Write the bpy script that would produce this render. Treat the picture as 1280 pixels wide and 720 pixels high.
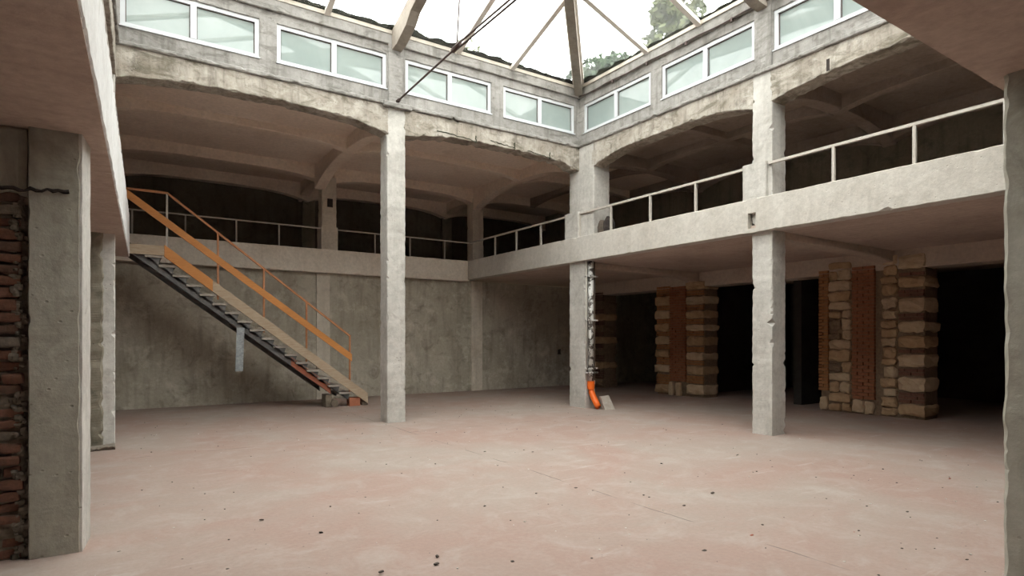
import bpy, bmesh, math, random
from mathutils import Vector, noise

for o in list(bpy.data.objects):
    bpy.data.objects.remove(o)
scene = bpy.context.scene
COL = scene.collection
R = math.radians

# ------------------------------------------------------------------ camera
cam = bpy.data.cameras.new('camera')
cam.sensor_width = 36.0
cam.lens = 36.0 * 751.6 / 1280.0
cam.shift_y = 63.0 / 1280.0
cam.clip_end = 300
cam_o = bpy.data.objects.new('camera', cam)
cam_o.location = (0, 0, 1.6)
cam_o.rotation_euler = (R(90), 0, R(-33.58))
COL.objects.link(cam_o)
scene.camera = cam_o

# ------------------------------------------------------------------ sky (bright overcast) and exposure
world = bpy.data.worlds.new('overcast_sky')
scene.world = world
world.use_nodes = True
bg = world.node_tree.nodes['Background']
bg.inputs['Color'].default_value = (1.0, 0.962, 0.905, 1)
bg.inputs['Strength'].default_value = 8.2
vs = scene.view_settings
vs.view_transform = 'Standard'
vs.look = 'None'
vs.exposure = 0.0
vs.gamma = 1.0
vs.use_curve_mapping = False
scene.cycles.use_denoising = True
scene.cycles.max_bounces = 10
scene.cycles.diffuse_bounces = 6
scene.cycles.transparent_max_bounces = 16
scene.cycles.sample_clamp_indirect = 8.0

# ------------------------------------------------------------------ materials
class NT:
    def __init__(s, name):
        s.m = bpy.data.materials.new(name)
        s.m.use_nodes = True
        s.t = s.m.node_tree
        s.t.nodes.clear()
        s.out = s.n('ShaderNodeOutputMaterial')
        s.geo = None

    def n(s, typ, **kw):
        nd = s.t.nodes.new(typ)
        for k, v in kw.items():
            setattr(nd, k, v)
        return nd

    def l(s, a, b):
        s.t.links.new(a, b)

    def setin(s, node, key, val):
        if hasattr(val, 'is_linked') or hasattr(val, 'links'):
            s.l(val, node.inputs[key])
        else:
            node.inputs[key].default_value = val

    def pos(s, scale=(1, 1, 1), rot=(0, 0, 0), loc=(0, 0, 0)):
        if s.geo is None:
            s.geo = s.n('ShaderNodeNewGeometry')
        mp = s.n('ShaderNodeMapping')
        mp.inputs['Scale'].default_value = scale
        mp.inputs['Rotation'].default_value = rot
        mp.inputs['Location'].default_value = loc
        s.l(s.geo.outputs['Position'], mp.inputs['Vector'])
        return mp.outputs['Vector']

    def noise(s, scale, detail=5, rough=0.55, dist=0.0, vec=None):
        nd = s.n('ShaderNodeTexNoise')
        s.l(vec if vec is not None else s.pos(), nd.inputs['Vector'])
        nd.inputs['Scale'].default_value = scale
        nd.inputs['Detail'].default_value = detail
        nd.inputs['Roughness'].default_value = rough
        nd.inputs['Distortion'].default_value = dist
        return nd.outputs['Fac']

    def voro(s, scale, feature='F1', vec=None):
        nd = s.n('ShaderNodeTexVoronoi', feature=feature)
        s.l(vec if vec is not None else s.pos(), nd.inputs['Vector'])
        nd.inputs['Scale'].default_value = scale
        return nd.outputs['Distance']

    def ramp(s, fac, a, b, va=0.0, vb=1.0):
        nd = s.n('ShaderNodeMapRange')
        s.l(fac, nd.inputs['Value'])
        nd.inputs['From Min'].default_value = a
        nd.inputs['From Max'].default_value = b
        nd.inputs['To Min'].default_value = va
        nd.inputs['To Max'].default_value = vb
        return nd.outputs['Result']

    def math(s, op, a, b):
        nd = s.n('ShaderNodeMath', operation=op)
        s.setin(nd, 0, a)
        s.setin(nd, 1, b)
        return nd.outputs[0]

    def mix(s, fac, a, b, mode='MIX'):
        nd = s.n('ShaderNodeMix', data_type='RGBA', blend_type=mode)
        s.setin(nd, 0, fac)
        for i, v in ((6, a), (7, b)):
            if isinstance(v, tuple):
                nd.inputs[i].default_value = (*v, 1) if len(v) == 3 else v
            else:
                s.l(v, nd.inputs[i])
        return nd.outputs[2]

    def bsdf(s, col, rough=0.9, bump=None, strength=0.3, dist=0.02, metallic=0.0, spec=0.3):
        b = s.n('ShaderNodeBsdfPrincipled')
        if isinstance(col, tuple):
            b.inputs['Base Color'].default_value = (*col, 1)
        else:
            s.l(col, b.inputs['Base Color'])
        s.setin(b, 'Roughness', rough)
        b.inputs['Metallic'].default_value = metallic
        b.inputs['Specular IOR Level'].default_value = spec
        if bump is not None:
            bp = s.n('ShaderNodeBump')
            bp.inputs['Strength'].default_value = strength
            bp.inputs['Distance'].default_value = dist
            s.l(bump, bp.inputs['Height'])
            s.l(bp.outputs['Normal'], b.inputs['Normal'])
        s.l(b.outputs['BSDF'], s.out.inputs['Surface'])
        return b


def concrete(name, base, alt, stain, stain_amt=0.5, streak=0.4, patch=1.1, pits=True, bump=0.3, boards=None, lift=None, run=(5, 5, 0.55), grime=None, lift_amt=0.7):
    """mottled weathered cement: two tones in patches, fine speckle, vertical run-off streaks, small pits"""
    k = NT(name)
    c = k.mix(k.ramp(k.noise(patch, 6, 0.6, 0.4), 0.35, 0.65), base, alt)
    fine = k.noise(14, 6, 0.65)
    c = k.mix(0.45, c, k.mix(k.ramp(fine, 0.3, 0.7), (0.55, 0.55, 0.55), (1.0, 1.0, 1.0)), 'MULTIPLY')
    if streak:
        sv = k.noise(1.0, 5, 0.6, 0.2, k.pos(run))
        c = k.mix(k.ramp(sv, 0.50, 0.68, 0, streak), c, stain)
    blot = k.noise(2.7, 8, 0.7, 0.8)
    c = k.mix(k.ramp(blot, 0.53, 0.68, 0, stain_amt), c, stain)
    if lift:
        lt = k.noise(2.4, 9, 0.74, 0.15, k.pos((1, 1, 1), (0, 0, 0), (7, 3, 5)))
        c = k.mix(k.ramp(lt, 0.52, 0.68, 0, lift_amt), c, lift)
    h = k.math('MULTIPLY', fine, 0.6)
    h = k.math('ADD', h, k.math('MULTIPLY', blot, 0.35))
    if grime:
        gv = k.noise(1.0, 8, 0.75, 0.9, k.pos((2.2, 2.2, 5.5), (0, 0, 0), (2, 8, 4)))
        c = k.mix(k.ramp(gv, 0.50, 0.64, 0, 0.75), c, grime)
    if pits:
        pv = k.voro(11, 'F1', k.pos((1, 1, 1.3)))
        pm = k.math('MULTIPLY', k.ramp(pv, 0.05, 0.16, 1, 0), k.ramp(k.noise(2.2, 2), 0.5, 0.6))
        h = k.math('SUBTRACT', h, pm)
        c = k.mix(k.math('MULTIPLY', pm, 0.55), c, stain)
    if boards:
        wv = k.n('ShaderNodeTexWave', wave_type='BANDS', bands_direction=boards)
        k.l(k.pos(), wv.inputs['Vector'])
        wv.inputs['Scale'].default_value = 1.6
        wv.inputs['Distortion'].default_value = 2.5
        wv.inputs['Detail'].default_value = 3
        c = k.mix(k.ramp(wv.outputs['Fac'], 0.0, 0.25, 0.10, 0), c, stain)
        h = k.math('ADD', h, k.math('MULTIPLY', wv.outputs['Fac'], 0.08))
    k.bsdf(c, 0.92, h, bump, 0.03)
    return k.m


def plain(name, a, b, scale=6, rough=0.7, bump=0.2, metallic=0.0, stretch=(1, 1, 1), spec=0.4):
    k = NT(name)
    nz = k.noise(scale, 6, 0.62, 0.3, k.pos(stretch))
    k.bsdf(k.mix(k.ramp(nz, 0.32, 0.68), a, b), rough, nz, bump, 0.012, metallic, spec)
    return k.m


M = {}
M['column'] = concrete('pale_cement_column', (0.60, 0.575, 0.53), (0.49, 0.465, 0.425), (0.23, 0.20, 0.17), 0.45, 0.3, 1.3, lift=(0.63, 0.605, 0.56))
M['column_shaded'] = concrete('greenish_shaded_column', (0.47, 0.45, 0.385), (0.40, 0.375, 0.315), (0.19, 0.17, 0.13), 0.5, 0.3, 1.2)  # darker column copy, shade under the slabs put into its greenish colour
M['beam'] = concrete('whitewashed_beam', (0.62, 0.585, 0.53), (0.53, 0.49, 0.435), (0.30, 0.26, 0.21), 0.3, 0.18, 0.9)
M['beam_white'] = concrete('white_plaster_beam', (0.80, 0.795, 0.78), (0.72, 0.71, 0.69), (0.40, 0.36, 0.33), 0.35, 0.1, 0.8)
M['arch'] = concrete('peeling_arch_plaster', (0.50, 0.455, 0.395), (0.36, 0.315, 0.26), (0.13, 0.112, 0.09), 0.75, 0.6, 2.2, bump=0.5, lift=(0.64, 0.60, 0.535), run=(7, 7, 1.2), grime=(0.13, 0.115, 0.08))
M['clere'] = concrete('weathered_grey_render', (0.40, 0.38, 0.355), (0.30, 0.285, 0.265), (0.125, 0.115, 0.10), 0.5, 0.6, 1.3, bump=0.35, run=(6, 6, 0.8), grime=(0.13, 0.12, 0.105))
M['wall'] = concrete('mottled_cement_wall', (0.52, 0.472, 0.39), (0.38, 0.34, 0.27), (0.20, 0.175, 0.135), 0.7, 0.5, 0.75, bump=0.3, lift=(0.62, 0.575, 0.49), lift_amt=0.7)
M['pilaster'] = concrete('pale_cement_strip', (0.72, 0.655, 0.56), (0.58, 0.515, 0.43), (0.34, 0.285, 0.22), 0.4, 0.4, 1.2, bump=0.3)
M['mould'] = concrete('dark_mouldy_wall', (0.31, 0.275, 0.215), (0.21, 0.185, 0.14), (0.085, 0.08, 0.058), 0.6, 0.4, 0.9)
M['soffit_x'] = concrete('board_marked_soffit', (0.58, 0.465, 0.395), (0.48, 0.37, 0.31), (0.29, 0.215, 0.175), 0.4, 0.0, 0.8, False, 0.3, 'X')
M['soffit_y'] = concrete('board_marked_soffit', (0.58, 0.465, 0.395), (0.48, 0.37, 0.31), (0.29, 0.215, 0.175), 0.4, 0.0, 0.8, False, 0.3, 'Y')
M['ceil'] = concrete('brightened_brown_ceiling', (0.88, 0.755, 0.66), (0.80, 0.66, 0.56), (0.56, 0.44, 0.365), 0.4, 0.0, 0.8, False, 0.25)  # brighter than the soffits, missing bounce light put into the colour
M['ceil_rib'] = concrete('brightened_ceiling_rib', (0.88, 0.76, 0.65), (0.80, 0.66, 0.55), (0.52, 0.41, 0.33), 0.35, 0.0, 1.0, False)  # rib colour raised to stand in for bounce light
M['beam_back'] = concrete('brightened_beige_beam', (0.82, 0.745, 0.65), (0.72, 0.64, 0.545), (0.46, 0.38, 0.30), 0.3, 0.2, 0.9)  # beam colour brightened in place of light reaching the rear
M['ceil_shaded'] = concrete('shaded_brown_ceiling', (0.44, 0.36, 0.305), (0.35, 0.28, 0.23), (0.20, 0.155, 0.125), 0.5, 0.0, 0.8, False, 0.25)  # darker ceiling copy, side gallery's shade put into its colour
M['mould_dark'] = concrete('darker_mouldy_wall', (0.17, 0.15, 0.118), (0.115, 0.10, 0.078), (0.05, 0.047, 0.035), 0.6, 0.4, 0.9)  # darker copy of the mouldy wall for the rear gallery
M['rib'] = concrete('brown_cement_rib', (0.60, 0.50, 0.42), (0.52, 0.42, 0.345), (0.30, 0.23, 0.19), 0.35, 0.0, 1.0, False)
M['dark_room'] = plain('unlit_room_plaster', (0.05, 0.045, 0.04), (0.03, 0.027, 0.024), 3, 0.95)  # near-black, the unlit rooms' darkness is put into the colour
M['brick'] = plain('weathered_red_brick', (0.235, 0.112, 0.076), (0.14, 0.072, 0.052), 22, 0.95, 0.7)
M['brick_red'] = plain('brown_red_brick', (0.36, 0.145, 0.075), (0.23, 0.095, 0.052), 18, 0.95, 0.6)
M['brick_dark'] = plain('dark_red_brick', (0.17, 0.095, 0.068), (0.10, 0.062, 0.046), 18, 0.95, 0.7)  # darker red brick tone
M['brick_orange'] = plain('orange_brown_brick', (0.40, 0.19, 0.085), (0.27, 0.125, 0.06), 16, 0.95, 0.6)
M['mortar'] = plain('crumbling_mortar', (0.26, 0.185, 0.125), (0.16, 0.11, 0.075), 18, 0.95, 0.8)
M['mortar_grey'] = plain('grey_mortar', (0.26, 0.225, 0.18), (0.15, 0.125, 0.10), 20, 0.95, 0.9)
M['stone'] = plain('tan_limestone', (0.52, 0.365, 0.225), (0.36, 0.235, 0.135), 5, 0.95, 0.6)
M['stone_pale'] = plain('pale_limestone', (0.58, 0.45, 0.31), (0.45, 0.33, 0.215), 6, 0.95, 0.6)
M['wood_orange'] = plain('fresh_orange_timber', (0.62, 0.265, 0.075), (0.52, 0.20, 0.05), 9, 0.6, 0.15, 0, (0.6, 9, 6))
M['wood_pale'] = plain('dusty_pale_timber', (0.50, 0.405, 0.295), (0.385, 0.275, 0.185), 7, 0.85, 0.25, 0, (0.8, 6, 6))
M['wood_grey'] = plain('old_grey_timber', (0.22, 0.18, 0.135), (0.12, 0.095, 0.07), 7, 0.9, 0.4, 0, (1, 1, 1))
M['tread'] = plain('dusty_tread', (0.42, 0.38, 0.33), (0.30, 0.26, 0.22), 8, 0.9, 0.3)
M['rust_rail'] = plain('rusty_orange_steel', (0.55, 0.24, 0.10), (0.40, 0.165, 0.075), 14, 0.6, 0.2)
M['steel_dark'] = plain('grey_steel_channel', (0.17, 0.16, 0.155), (0.11, 0.105, 0.10), 9, 0.6, 0.2, 0.3)
M['primer'] = plain('red_primer_steel', (0.40, 0.14, 0.075), (0.27, 0.095, 0.055), 9, 0.7, 0.2)
M['galv'] = plain('galvanised_plate', (0.42, 0.45, 0.46), (0.24, 0.26, 0.27), 25, 0.5, 0.3, 0.4)
M['rail'] = plain('pale_painted_steel', (0.52, 0.48, 0.43), (0.41, 0.37, 0.32), 12, 0.6, 0.15)
M['upvc'] = plain('white_window_plastic', (0.60, 0.615, 0.63), (0.57, 0.585, 0.60), 3, 0.4, 0.02)
M['pvc_orange'] = plain('orange_plastic_pipe', (0.85, 0.16, 0.015), (0.74, 0.12, 0.01), 10, 0.45, 0.05)
M['tile'] = plain('dusty_grey_slab', (0.42, 0.37, 0.32), (0.31, 0.26, 0.22), 9, 0.9, 0.3)
M['clay'] = plain('red_clay_block', (0.50, 0.20, 0.115), (0.40, 0.15, 0.085), 14, 0.9, 0.4)
M['rafter'] = concrete('brown_grey_rafter', (0.36, 0.315, 0.265), (0.28, 0.24, 0.20), (0.15, 0.12, 0.10), 0.4, 0.2, 1.5, False)
M['bar'] = plain('pale_glazing_bar', (0.80, 0.76, 0.70), (0.68, 0.62, 0.56), 8, 0.7, 0.1)
M['flash'] = plain('cream_flashing', (0.60, 0.55, 0.47), (0.50, 0.45, 0.38), 7, 0.7, 0.1)
M['moss'] = plain('dark_moss', (0.055, 0.06, 0.035), (0.03, 0.034, 0.02), 20, 1.0, 0.9)
M['rod'] = plain('rusty_dark_rod', (0.10, 0.065, 0.055), (0.06, 0.042, 0.038), 14, 0.6, 0.2, 0.2)
M['chip'] = plain('dark_grit', (0.085, 0.065, 0.05), (0.045, 0.035, 0.03), 30, 0.95, 0.5)
M['chip_red'] = plain('brick_grit', (0.30, 0.09, 0.05), (0.20, 0.06, 0.04), 30, 0.95, 0.5)
M['chip_pale'] = plain('plaster_crumb', (0.60, 0.56, 0.50), (0.48, 0.44, 0.39), 30, 0.95, 0.5)
M['rag_recess'] = plain('dark_cloth_recess', (0.055, 0.042, 0.036), (0.03, 0.024, 0.022), 12, 0.95, 0.6)  # cloth; also recess darkness painted into pocket, slot and socket
M['bark'] = plain('bark', (0.11, 0.085, 0.065), (0.06, 0.047, 0.036), 9, 0.95, 0.6)
M['leaf'] = plain('dark_leaf', (0.045, 0.075, 0.035), (0.03, 0.05, 0.025), 2, 0.8, 0.0)
M['leaf_olive'] = plain('olive_leaf', (0.10, 0.115, 0.045), (0.06, 0.07, 0.03), 2, 0.8, 0.0)
M['hill'] = plain('grassy_earth', (0.10, 0.12, 0.055), (0.07, 0.075, 0.045), 1.5, 1.0, 0.5)

# flaking paint on the drainpipe
k = NT('flaking_white_paint')
f1 = k.noise(9, 6, 0.65, 0.5, k.pos((1, 1, 0.8)))
k.bsdf(k.mix(k.ramp(f1, 0.49, 0.53), (0.62, 0.61, 0.58), (0.085, 0.07, 0.06)), 0.6, f1, 0.4, 0.01)
M['flaking'] = k.m

# pink worn concrete floor
k = NT('worn_pink_concrete')
c = k.mix(k.ramp(k.noise(0.42, 7, 0.6, 0.7), 0.40, 0.62), (0.335, 0.236, 0.20), (0.335, 0.275, 0.238))
c = k.mix(k.ramp(k.noise(1.9, 9, 0.74, 0.7), 0.48, 0.66, 0, 0.45), c, (0.42, 0.365, 0.325))
c = k.mix(k.ramp(k.noise(0.9, 8, 0.72, 1.2, k.pos((1, 1, 1), (0, 0, 0), (11, 5, 0))), 0.54, 0.72, 0, 0.35), c, (0.34, 0.20, 0.168))
sc = k.noise(2.2, 6, 0.7, 0.4, k.pos((0.35, 2.6, 1), (0, 0, 0.9)))
c = k.mix(k.ramp(sc, 0.60, 0.72, 0, 0.5), c, (0.49, 0.445, 0.40))
dk = k.noise(3.1, 8, 0.75, 0.5, k.pos((1, 1, 1), (0, 0, 0), (3, 9, 0)))
c = k.mix(k.ramp(dk, 0.60, 0.74, 0, 0.45), c, (0.27, 0.20, 0.17))
fine = k.noise(26, 6, 0.7)
c = k.mix(0.4, c, k.mix(k.ramp(fine, 0.3, 0.7), (0.68, 0.66, 0.64), (1, 1, 1)), 'MULTIPLY')
sp = k.ramp(k.voro(5.5), 0.022, 0.05, 1, 0)
c = k.mix(k.math('MULTIPLY', sp, k.ramp(k.noise(1.1, 2), 0.45, 0.5)), c, (0.10, 0.08, 0.07))
sx = k.n('ShaderNodeSeparateXYZ')
k.l(k.pos(), sx.inputs[0])
wob = k.ramp(k.noise(1.3, 4), 0, 1, -0.06, 0.06)
def joint(axis, at):
    dd = k.math('ABSOLUTE', k.math('SUBTRACT', k.math('ADD', sx.outputs[axis], wob), at), 0)
    return k.ramp(dd, 0.004, 0.011, 1, 0)
jt = k.math('MAXIMUM', joint(0, 4.22), joint(1, 9.5))
jt = k.math('MULTIPLY', jt, k.ramp(k.noise(1.7, 3), 0.46, 0.56))
c = k.mix(k.math('MULTIPLY', jt, 0.75), c, (0.12, 0.095, 0.08))
h = k.math('ADD', k.math('MULTIPLY', fine, 0.5), k.math('MULTIPLY', dk, 0.6))
h = k.math('SUBTRACT', h, k.math('MULTIPLY', jt, 0.8))
k.bsdf(c, 0.85, h, 0.22, 0.02, spec=0.25)
M['floor'] = k.m

# skylight glass: clear with a veil of dirt
k = NT('dirty_roof_glass')
tr = k.n('ShaderNodeBsdfTransparent')
tr.inputs['Color'].default_value = (0.93, 0.96, 0.97, 1)
tl = k.n('ShaderNodeBsdfTranslucent')
tl.inputs['Color'].default_value = (0.75, 0.78, 0.78, 1)
gl = k.n('ShaderNodeBsdfGlossy')
gl.inputs['Roughness'].default_value = 0.05
m1 = k.n('ShaderNodeMixShader')
k.l(k.ramp(k.noise(1.2, 6, 0.65, 0.6), 0.35, 0.75, 0.008, 0.04), m1.inputs[0])
k.l(tr.outputs[0], m1.inputs[1]); k.l(tl.outputs[0], m1.inputs[2])
m2 = k.n('ShaderNodeMixShader')
m2.inputs[0].default_value = 0.05
k.l(m1.outputs[0], m2.inputs[1]); k.l(gl.outputs[0], m2.inputs[2])
k.l(m2.outputs[0], k.out.inputs['Surface'])
M['roof_glass'] = k.m

# clerestory glass: milky green
k = NT('milky_green_glass')
tl = k.n('ShaderNodeBsdfTranslucent')
k.l(k.mix(k.ramp(k.noise(0.9, 4, 0.6, 0.8), 0.35, 0.65), (0.105, 0.127, 0.12), (0.185, 0.20, 0.195)), tl.inputs['Color'])
df = k.n('ShaderNodeBsdfDiffuse')
df.inputs['Color'].default_value = (0.25, 0.29, 0.28, 1)
a1 = k.n('ShaderNodeAddShader')
k.l(tl.outputs[0], a1.inputs[0]); k.l(df.outputs[0], a1.inputs[1])
gl = k.n('ShaderNodeBsdfGlossy')
gl.inputs['Roughness'].default_value = 0.03
m2 = k.n('ShaderNodeMixShader')
m2.inputs[0].default_value = 0.06
k.l(a1.outputs[0], m2.inputs[1]); k.l(gl.outputs[0], m2.inputs[2])
k.l(m2.outputs[0], k.out.inputs['Surface'])
M['window_glass'] = k.m

# ------------------------------------------------------------------ mesh helpers
class MB:
    def __init__(s):
        s.v, s.f = [], []

    def box(s, x0, x1, y0, y1, z0, z1):
        b = len(s.v)
        s.v += [(x, y, z) for z in (z0, z1) for x, y in ((x0, y0), (x1, y0), (x1, y1), (x0, y1))]
        s.f += [tuple(b + i for i in q) for q in ((3, 2, 1, 0), (4, 5, 6, 7), (0, 1, 5, 4), (1, 2, 6, 5), (2, 3, 7, 6), (3, 0, 4, 7))]
        return s

    def hexa(s, pts):
        """8 points, bottom four then top four"""
        b = len(s.v)
        s.v += [tuple(p) for p in pts]
        s.f += [tuple(b + i for i in q) for q in ((3, 2, 1, 0), (4, 5, 6, 7), (0, 1, 5, 4), (1, 2, 6, 5), (2, 3, 7, 6), (3, 0, 4, 7))]
        return s

    def bar(s, p0, p1, w, h, up=(0, 0, 1)):
        p0, p1 = Vector(p0), Vector(p1)
        d = (p1 - p0).normalized()
        a = d.cross(Vector(up))
        if a.length < 1e-4:
            a = d.cross(Vector((1, 0, 0)))
        a.normalize()
        u = a.cross(d).normalized()
        a, u = a * w / 2, u * h / 2
        return s.hexa([p0 - a - u, p0 + a - u, p1 + a - u, p1 - a - u, p0 - a + u, p0 + a + u, p1 + a + u, p1 - a + u])

    def tube(s, pts, r, n=10, caps=True):
        pts = [Vector(p) for p in pts]
        b0 = len(s.v)
        ref = Vector((0.13, 0.37, 0.92))
        for i, p in enumerate(pts):
            d = (pts[min(i + 1, len(pts) - 1)] - pts[max(i - 1, 0)]).normalized()
            a = d.cross(ref).normalized()
            u = a.cross(d)
            rr = r[i] if isinstance(r, (list, tuple)) else r
            for j in range(n):
                t = 2 * math.pi * j / n
                s.v.append(tuple(p + a * math.cos(t) * rr + u * math.sin(t) * rr))
        for i in range(len(pts) - 1):
            for j in range(n):
                a, b = b0 + i * n + j, b0 + i * n + (j + 1) % n
                s.f.append((a, b, b + n, a + n))
        if caps:
            s.f.append(tuple(b0 + j for j in reversed(range(n))))
            e = b0 + (len(pts) - 1) * n
            s.f.append(tuple(e + j for j in range(n)))
        return s

    def eroded(s, s0, s1, a0, a1, b0, b1, mp, seed=0, ch=0.012, chips=1.0, deep=0.05, step=0.05, rough=0.004):
        """a bar along s with cross-section a x b whose four arrises are worn and chipped"""
        rnd = random.Random(seed)
        n = max(2, int((s1 - s0) / step))
        fn = lambda q: q if callable(q) else (lambda t: q)
        A0, A1, B0, B1 = fn(a0), fn(a1), fn(b0), fn(b1)
        ev = [[], [], [], []]
        for c in range(4):
            for _ in range(int(rnd.random() * 2 + chips * (s1 - s0) * 2.2)):
                ev[c].append((rnd.uniform(s0, s1), rnd.uniform(0.02, 0.075), rnd.random() ** 2 * deep))
        base = len(s.v)
        for i in range(n + 1):
            t = s0 + (s1 - s0) * i / n
            x0, x1, y0, y1 = A0(t), A1(t), B0(t), B1(t)
            cor = ((x0, y0, 1, 1), (x1, y0, -1, 1), (x1, y1, -1, -1), (x0, y1, 1, -1))
            for c, (x, y, sx_, sy_) in enumerate(cor):
                w = ch * (0.7 + 0.9 * abs(noise.noise(Vector((t * 6.1, c * 3.7, seed * 1.3)))))
                for q, rad, dp in ev[c]:
                    if abs(t - q) < rad:
                        w += dp * (1 - abs(t - q) / rad) ** 0.6
                j = rough * noise.noise(Vector((t * 9.0, c * 5.1 + 20, seed * 0.7)))
                x_, y_ = x + sx_ * j, y + sy_ * j
                if c % 2 == 0:
                    s.v.append(mp(x_, y_ + sy_ * w, t)); s.v.append(mp(x_ + sx_ * w, y_, t))
                else:
                    s.v.append(mp(x_ + sx_ * w, y_, t)); s.v.append(mp(x_, y_ + sy_ * w, t))
        for i in range(n):
            for j in range(8):
                a, b = base + i * 8 + j, base + i * 8 + (j + 1) % 8
                s.f.append((a, b, b + 8, a + 8))
        s.f.append(tuple(base + j for j in reversed(range(8))))
        e = base + n * 8
        s.f.append(tuple(e + j for j in range(8)))
        return s

    def blob(s, c, r, seed, amt=0.25, nu=14, nv=9):
        b = len(s.v)
        for i in range(nv + 1):
            th = math.pi * i / nv
            for j in range(nu):
                ph = 2 * math.pi * j / nu
                d = Vector((math.sin(th) * math.cos(ph), math.sin(th) * math.sin(ph), math.cos(th)))
                k_ = 1 + amt * noise.noise(d * 1.8 + Vector((seed, seed * 2.0, 0)))
                s.v.append((c[0] + d.x * r[0] * k_, c[1] + d.y * r[1] * k_, c[2] + d.z * r[2] * k_))
        for i in range(nv):
            for j in range(nu):
                a, q = b + i * nu + j, b + i * nu + (j + 1) % nu
                s.f.append((a, q, q + nu, a + nu))
        return s

    def stone(s, lo, hi, seed, amt=0.018, rnd=0.25, cuts=3):
        """a rough rounded block filling the box lo..hi"""
        lo, hi = Vector(lo), Vector(hi)
        cen, half = (lo + hi) / 2, (hi - lo) / 2
        bm = bmesh.new()
        bmesh.ops.create_cube(bm, size=2.0)
        bmesh.ops.subdivide_edges(bm, edges=bm.edges[:], cuts=cuts, use_grid_fill=True)
        m = min(half)
        for v in bm.verts:
            p = v.co.copy()
            q = Vector([p[i] * half[i] for i in range(3)])
            inner = Vector([max(-half[i] + m * rnd, min(half[i] - m * rnd, q[i])) for i in range(3)])
            dd = q - inner
            if dd.length > m * rnd:
                q = inner + dd.normalized() * m * rnd
            q += Vector([noise.noise(q * 9 + Vector((seed * 1.7, i * 4.1, seed * 0.3))) * amt for i in range(3)])
            v.co = cen + q
        b = len(s.v)
        s.v += [tuple(v.co) for v in bm.verts]
        bm.verts.index_update()
        s.f += [tuple(b + v.index for v in f.verts) for f in bm.faces]
        bm.free()
        return s


def props(o, label=None, cat=None, group=None, kind=None):
    for kk, vv in (('label', label), ('category', cat), ('group', group), ('kind', kind)):
        if vv:
            o[kk] = vv
    return o


def empty(name, loc, label=None, cat=None, group=None, kind=None):
    o = bpy.data.objects.new(name, None)
    o.location = loc
    o.empty_display_size = 0.2
    COL.objects.link(o)
    return props(o, label, cat, group, kind)


def wloc(o):
    p = Vector(o.location)
    while o.parent is not None:
        o = o.parent
        p += Vector(o.location)
    return p


def emit(name, mb, mat, parent=None, smooth=False, label=None, cat=None, group=None, kind=None):
    """one mesh object with its origin at the middle of its base"""
    n = len(mb.v)
    lo = [min(v[i] for v in mb.v) for i in range(3)]
    hi = [max(v[i] for v in mb.v) for i in range(3)]
    org = Vector(((lo[0] + hi[0]) / 2, (lo[1] + hi[1]) / 2, lo[2]))
    me = bpy.data.meshes.new(name)
    me.from_pydata([(v[0] - org.x, v[1] - org.y, v[2] - org.z) for v in mb.v], [], mb.f)
    me.update()
    bm = bmesh.new(); bm.from_mesh(me)
    bmesh.ops.recalc_face_normals(bm, faces=bm.faces[:])
    bm.to_mesh(me); bm.free()
    if smooth:
        me.polygons.foreach_set('use_smooth', [True] * len(me.polygons))
    me.materials.append(M[mat] if isinstance(mat, str) else mat)
    o = bpy.data.objects.new(name, me)
    if parent is not None:
        o.parent = parent
        o.location = org - wloc(parent)
    else:
        o.location = org
    COL.objects.link(o)
    return props(o, label, cat, group, kind)


def struct(name, mb, mat, label=None, cat=None, parent=None, smooth=False):
    return emit(name, mb, mat, parent, smooth, label, cat, None, 'structure' if parent is None else None)


def box(*a):
    return MB().box(*a)


XM = lambda a, b, t: (t, a, b)      # a bar running along X: a = y, b = z
YM = lambda a, b, t: (a, t, b)      # along Y: a = x, b = z
ZM = lambda a, b, t: (a, b, t)      # upright: a = x, b = y
XL = lambda y: 0.04 + 0.038 * (y - 10.75)   # atrium face of the side row beside the stair (runs slightly askew)

YB, XR, YF = 10.75, 9.0, 1.33       # inner faces of the atrium's other three rows
Z_SP, Z_CR, Z_AT = 5.46, 5.66, 6.02  # arch springing, crown, top of the arched beams
Z_C = 6.13                          # gallery ceiling
Z_EAVE = 7.42
SLOPE = 0.35

# ------------------------------------------------------------------ floor
struct('floor', box(-5.0, 18.6, -5.0, 18.4, -0.2, 0.0), 'floor', 'worn pink concrete floor with dusty pale patches', 'floor')

# ------------------------------------------------------------------ outer walls
wb = empty('wall_back', (9, 16, 0), 'mottled grey-green cement wall behind the staircase', 'wall', kind='structure')
mb = MB()
NX, NZ = 90, 16
for i in range(NX + 1):
    for j in range(NZ + 1):
        x = -5 + 23.6 * i / NX; z = 3.34 * j / NZ
        mb.v.append((x, 16.0 + 0.012 * noise.noise(Vector((x * 0.9, z * 0.9, 3))), z))
for i in range(NX):
    for j in range(NZ):
        a = i * (NZ + 1) + j
        mb.f.append((a, a + NZ + 1, a + NZ + 2, a + 1))
mb.box(-5, 18.6, 16.03, 16.3, 0, 3.34)
emit('wall_panel', mb, 'wall', wb)
for x0, x1, sd in ((4.45, 4.80, 1), (9.12, 9.50, 2)):
    emit('pilaster', MB().eroded(0, 3.34, x0, x1, 15.955, 16.05, ZM, sd, 0.008, 0.6, 0.03, 0.06), 'pilaster', wb)
emit('render_hole', MB().stone((12.47, 15.965, 1.06), (12.58, 16.02, 1.23), 5, 0.03, 0.6), 'rag_recess', wb)

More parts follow.
